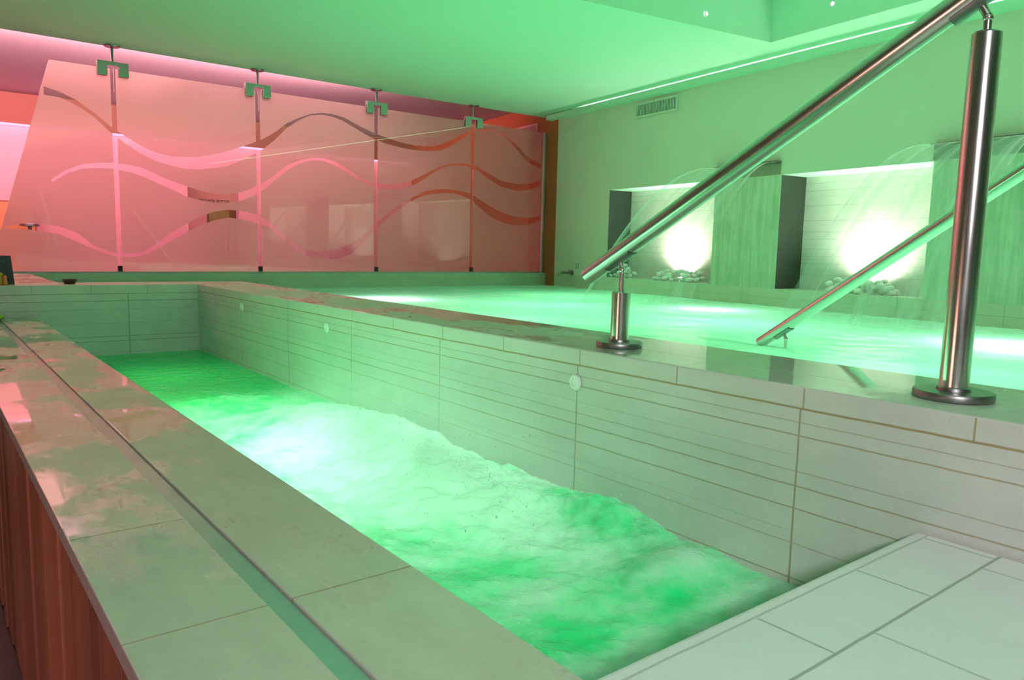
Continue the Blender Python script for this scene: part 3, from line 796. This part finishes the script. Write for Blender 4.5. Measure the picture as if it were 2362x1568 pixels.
# recess starlights
stars = []
def star(p, nrm, lab):
    p = Vector(p); q = Vector(nrm).to_track_quat('Z', 'Y').to_matrix().to_4x4()
    root = empty('star_light', p); tag(root, lab, 'ceiling light', 'small lights in the ceiling recess')
    bm = bmesh.new(); lathe(bm, (0, 0, 0), [(.020, 0), (.020, .003), (.013, .004), (.013, .001)], 20); bmesh.ops.transform(bm, matrix=Matrix.Translation(p) @ q, verts=bm.verts); under(root, obj('ring', bm, M_plast, smooth=True))
    bm = bmesh.new(); lathe(bm, (0, 0, 0), [(0, .0008), (.013, .0008), (.012, .004), (0, .006)], 20); bmesh.ops.transform(bm, matrix=Matrix.Translation(p) @ q, verts=bm.verts); under(root, obj('bulb', bm, M_led, smooth=True))
pA = Vector((4.404, 0, 1.922)); uA = 0
wl = w0-.0
def on_far(x, z):   # point on the recess face nearest the glass
    a = Vector((*S(*rec[0]), 0)); b = Vector((*S(*rec[1]), 0)); t = (x-a.x)/(b.x-a.x); p = a.lerp(b, t); return Vector((p.x, p.y-.001, z))
star(on_far(4.42, 1.925), (.13, -1, 0), 'tiny white light on the left face of the ceiling recess')
star(W(u0-.001, TX*5.0+TY*2.91, 1.972), (-NX, -NY, 0), 'tiny white light on the right face of the ceiling recess')

STARS = [(2.60, -5.22), (2.80, -4.28), (3.02, -3.64), (3.72, -1.71), (3.91, -.93), (4.13, -.24), (4.35, .49)]
for x, y in STARS:
    star((x, y, ZC+.339), (0, 0, -1), 'small white recess light seen only as a dot reflected in the glass screen')
# ------------------------------------------------------------------ things on the coping and ledge
root = empty('wooden_bowl', (.735, 5.29, 0)); 
bm = bmesh.new(); lathe(bm, (.735, 5.29, -.0002), [(0, .0005), (.026, .0005), (.030, .004), (.042, .026), (.0425, .029), (.0395, .029), (.030, .008), (0, .006)], 36)
under(root, obj('bowl_body', bm, M_bowl, smooth=True)); tag(root, 'small dark brown bowl on the coping of the end wall', 'bowl')

root = empty('black_board', (.40, 5.32, 0)); tag(root, 'black display board standing at the left end of the coping', 'board')
bm = bmesh.new()
def board(bm, x0, x1, z0, z1, y0, y1, lean=.0, xs=.012):
    pts = [(x0, z0), (x1+xs, z0), (x1, z1), (x0, z1)]
    A = [bm.verts.new((x, y0+lean*(z/.17), z)) for x, z in pts]; B = [bm.verts.new((x, y1+lean*(z/.17), z)) for x, z in pts]
    bm.faces.new(A[::-1]); bm.faces.new(B)
    for k in range(4): bm.faces.new((A[k], A[(k+1) % 4], B[(k+1) % 4], B[k]))
board(bm, .27, .444, 0.0, .166, 5.300, 5.312, .02); under(root, obj('frame', bm, M_black, bevel=.002))
bm = bmesh.new(); board(bm, .285, .428, .018, .152, 5.2985, 5.2998, .02); under(root, obj('panel', bm, simple('board_panel', (.02, .035, .03), .25)))
bm = bmesh.new(); pts = []
for k in range(15):
    a = PI*.5 + PI*.4*(k/14-.5)*2; pts.append((.375+math.cos(a)*.055, 5.306+.018, .085+math.sin(a)*.055))
pts = [(x, 5.2975+.02*(z/.17), z) for x, y, z in pts]; tube(bm, pts, .0035, 8); under(root, obj('curved_mark', bm, simple('faded_mark', (.10, .14, .12), .4)))
root = empty('ornament', (.385, 5.24, 0)); tag(root, 'small orange and yellow ornament in front of the black board', 'ornament')
bm = bmesh.new(); lathe(bm, (.378, 5.235, 0), [(0, .0005), (.018, .0005), (.021, .02), (.015, .045), (.019, .06), (.010, .072), (0, .075)], 24); under(root, obj('yellow_figure', bm, M_yel, smooth=True))
bm = bmesh.new(); lathe(bm, (.402, 5.222, 0), [(0, .0005), (.013, .0005), (.015, .015), (.009, .034), (.012, .046), (.005, .056), (0, .058)], 24); under(root, obj('orange_figure', bm, M_or, smooth=True))
bm = bmesh.new(); bmesh.ops.create_uvsphere(bm, u_segments=20, v_segments=12, radius=.024, matrix=Matrix.Translation((.352, 5.09, -.170)) @ Matrix.Diagonal((1, 1, .62, 1)))
tag(obj('lime_soap', bm, M_lime, smooth=True), 'small lime green item at the far end of the stone ledge', 'small item')

# ------------------------------------------------------------------ room behind the glass
# shop sign in the doorway: same word, same place
t = bpy.data.curves.new('sign_text', 'FONT'); t.body = 'SILHOUETTE'; t.size = .085; t.extrude = .002; t.align_x = 'LEFT'
to = bpy.data.objects.new('sign_tmp', t); col.objects.link(to); to.rotation_euler = (PI/2, 0, 0)
bpy.context.view_layer.update(); dg = bpy.context.evaluated_depsgraph_get()
me = bpy.data.meshes.new_from_object(to.evaluated_get(dg)); bpy.data.objects.remove(to)
root = empty('shop_sign', (3.33, 12.5, .8)); tag(root, 'sign with dark letters reading SILHOUETTE seen through the middle clear wave', 'sign')
so = link('lettering', me, simple('sign_ink', (.10, .03, .04), .5)); 
so.matrix_world = Matrix.Translation((3.56, YF+1.556, .888)) @ Matrix.Rotation(PI/2, 4, 'X') @ Matrix.Diagonal((1.0, 1.0, 1, 1))
so.parent = root; so.matrix_parent_inverse = Matrix.Translation(-Vector(root.location))
bm = bmesh.new(); box(bm, (3.30, YF+1.56, .85), (4.22, YF+1.598, .985)); under(root, obj('signboard', bm, M_pinkwall))

root = empty('picture', (3.45, YF+1.5, .5)); tag(root, 'olive brown picture on the wall inside the far doorway', 'picture')
bm = bmesh.new(); box(bm, (3.70, YF+1.57, .45), (4.16, YF+1.598, .80)); under(root, obj('picture_frame', bm, M_wood))
bm = bmesh.new(); box(bm, (3.72, YF+1.562, .475), (4.03, YF+1.5695, .775)); under(root, obj('picture_sheet', bm, simple('olive_print', (.30, .24, .07), .5, var=.5, scale=9)))
root = empty('wooden_cabinet', (.4, 10.7, -1)); tag(root, 'orange brown wooden cabinet beyond the glass at the far left', 'cabinet')
bm = bmesh.new(); box(bm, (-1.0, 10.62, -.999), (1.16, 10.93, .70)); under(root, obj('cabinet_body', bm, M_fascia, bevel=.004))
for k in range(4):
    bm = bmesh.new(); box(bm, (-.98+k*.535, 10.598, -.93), (-.98+k*.535+.52, 10.6195, .68)); dr = obj('door', bm, simple('cabinet_door', (.60, .24, .08), .5, var=.15, scale=6, stretch=(1, 1, .1)), bevel=.003); under(root, dr)
root = empty('white_figure', (1.02, 10.5, .49)); tag(root, 'small white pointed ornament seen through the lowest clear wave at the left', 'ornament')
bm = bmesh.new(); lathe(bm, (1.06, 10.3, -1), [(0, .001), (.14, .001), (.14, .02), (.02, .03), (.02, 1.40), (.10, 1.41), (.10, 1.43), (0, 1.43)], 24); under(root, obj('stand', bm, M_steel_dark, smooth=True))
bm = bmesh.new(); lathe(bm, (1.06, 10.3, .431), [(0, 0), (.045, 0), (.05, .02), (.03, .09), (.0, .16)], 24); under(root, obj('cone', bm, M_plast, smooth=True))
# ------------------------------------------------------------------ lights
def area(name, loc, target, sx, sy, e, c, shape='RECTANGLE', spread=PI):
    l = bpy.data.lights.new(name, 'AREA'); l.shape = shape; l.size = sx; l.size_y = sy; l.energy = e; l.color = c; l.spread = spread
    o = bpy.data.objects.new(name, l); col.objects.link(o); o.location = loc
    o.rotation_euler = (Vector(target)-Vector(loc)).to_track_quat('-Z', 'Y').to_euler(); return o
def point(name, loc, e, c, r=.06):
    l = bpy.data.lights.new(name, 'POINT'); l.energy = e; l.color = c; l.shadow_soft_size = r
    o = bpy.data.objects.new(name, l); col.objects.link(o); o.location = loc; return o

LED = (.25, 1, .46)
# underwater pool lamps
for (x, y, e, d) in ((2.95, 5.35, 22, .20), (4.70, 3.55, 12, .20), (4.20, 1.38, 30, .20), (2.8, 3.6, 34, .7), (3.9, 2.8, 50, .7), (3.8, 4.4, 46, .7), (4.8, 5.2, 34, .7), (3.0, 1.2, 38, .7), (4.4, .2, 38, .7), (3.2, -1, 30, .7), (1.2, 6.2, 4, .6)):
    point('pool_lamp', (x, y, -.145-d), e, LED if d > .3 else (.62, 1, .78), .08)
for (x, y, e, d, c) in ((1.12, 2.35, 26, .40, (.44, 1, .64)), (1.1, 1.65, 3.2, .35, (.38, 1, .56)), (1.0, 1.15, 1.1, .35, (.25, 1, .40)), (.95, 3.05, 12, .45, (.22, 1, .42)), (1.0, 4.2, 4.0, .4, (.06, 1, .30))):
    point('whirlpool_lamp', (x, y, -.42-d), e, c, .06)
area('ledge_added_fill', (.556, 2.75, -.27), (1.4, 2.75, -.25), 2.2, .03, 7, (.22, 1, .38))  # added green fill, hidden by the ledge, brightens the dividing wall
# cove over the right wall
cl = area('cove_lamp', W(-.035, (wy(-2)+wy(6.2))/2, 1.780), W(-.035, (wy(-2)+wy(6.2))/2, 3.4), wy(6.2)-wy(-2), .03, 26, (.85, 1, .80))
cl.rotation_euler = (Matrix.Rotation(-RY, 3, 'Z') @ Matrix.Rotation(PI, 3, 'X') @ Matrix.Rotation(PI/2, 3, 'Z')).to_euler()
# pink cove above the screen, lying on top of the ceiling slab edge
area('pink_cove', (.5, YE-.06, 1.875), (.5, YE+.34, 2.06), 6.6, .05, 620, (1, .44, .56))
area('pink_far_cove', (1.3, YF-.08, 1.60), (1.3, YF-.03, 0), 9.5, .03, 7, (1, .14, .26))
area('far_room_fill', (.5, 9.0, 1.97), (.5, 9.0, 0), 3.4, 2.0, 50, (1, .33, .33))  # general pink fill added to the far room, not a fixture
area('purple_floor_cove', (2.2, YF-.25, -.95), (2.2, YF, 0), 6, .05, 16, (.85, .25, 1))
point('doorway_lamp', (3.9, YF+.9, 1.3), 9, (1, .62, .5), .05)
# white lamp behind the camera
area('room_lamp', (-.55, -1.15, 1.05), (1.5, .7, -.1), .3, .3, 38, (1, .93, 1), 'DISK')
area('wood_added_fill', (-1.9, 1.0, -.45), (.1, 1.8, -.6), .8, .5, 13, (1, .5, .4))  # added warm fill, out of view, to brighten the wood boards

w = bpy.data.worlds.new('world'); sc.world = w; w.use_nodes = True
w.node_tree.nodes['Background'].inputs[0].default_value = (.3, .6, .4, 1); w.node_tree.nodes['Background'].inputs[1].default_value = .02

sc.view_settings.view_transform = 'Standard'; sc.view_settings.look = 'None'; sc.view_settings.gamma = 1; sc.view_settings.exposure = 0
sc.view_settings.use_curve_mapping = False
cy = sc.cycles
cy.volume_step_rate = 2.5; cy.volume_max_steps = 64; cy.max_bounces = 6; cy.diffuse_bounces = 3; cy.glossy_bounces = 4; cy.transmission_bounces = 4; cy.transparent_max_bounces = 16; cy.volume_bounces = 1
cy.caustics_reflective = False; cy.caustics_refractive = False; cy.sample_clamp_indirect = 6; cy.sample_clamp_direct = 0
cy.use_denoising = True; cy.use_adaptive_sampling = True; cy.adaptive_threshold = .1; cy.adaptive_min_samples = 16
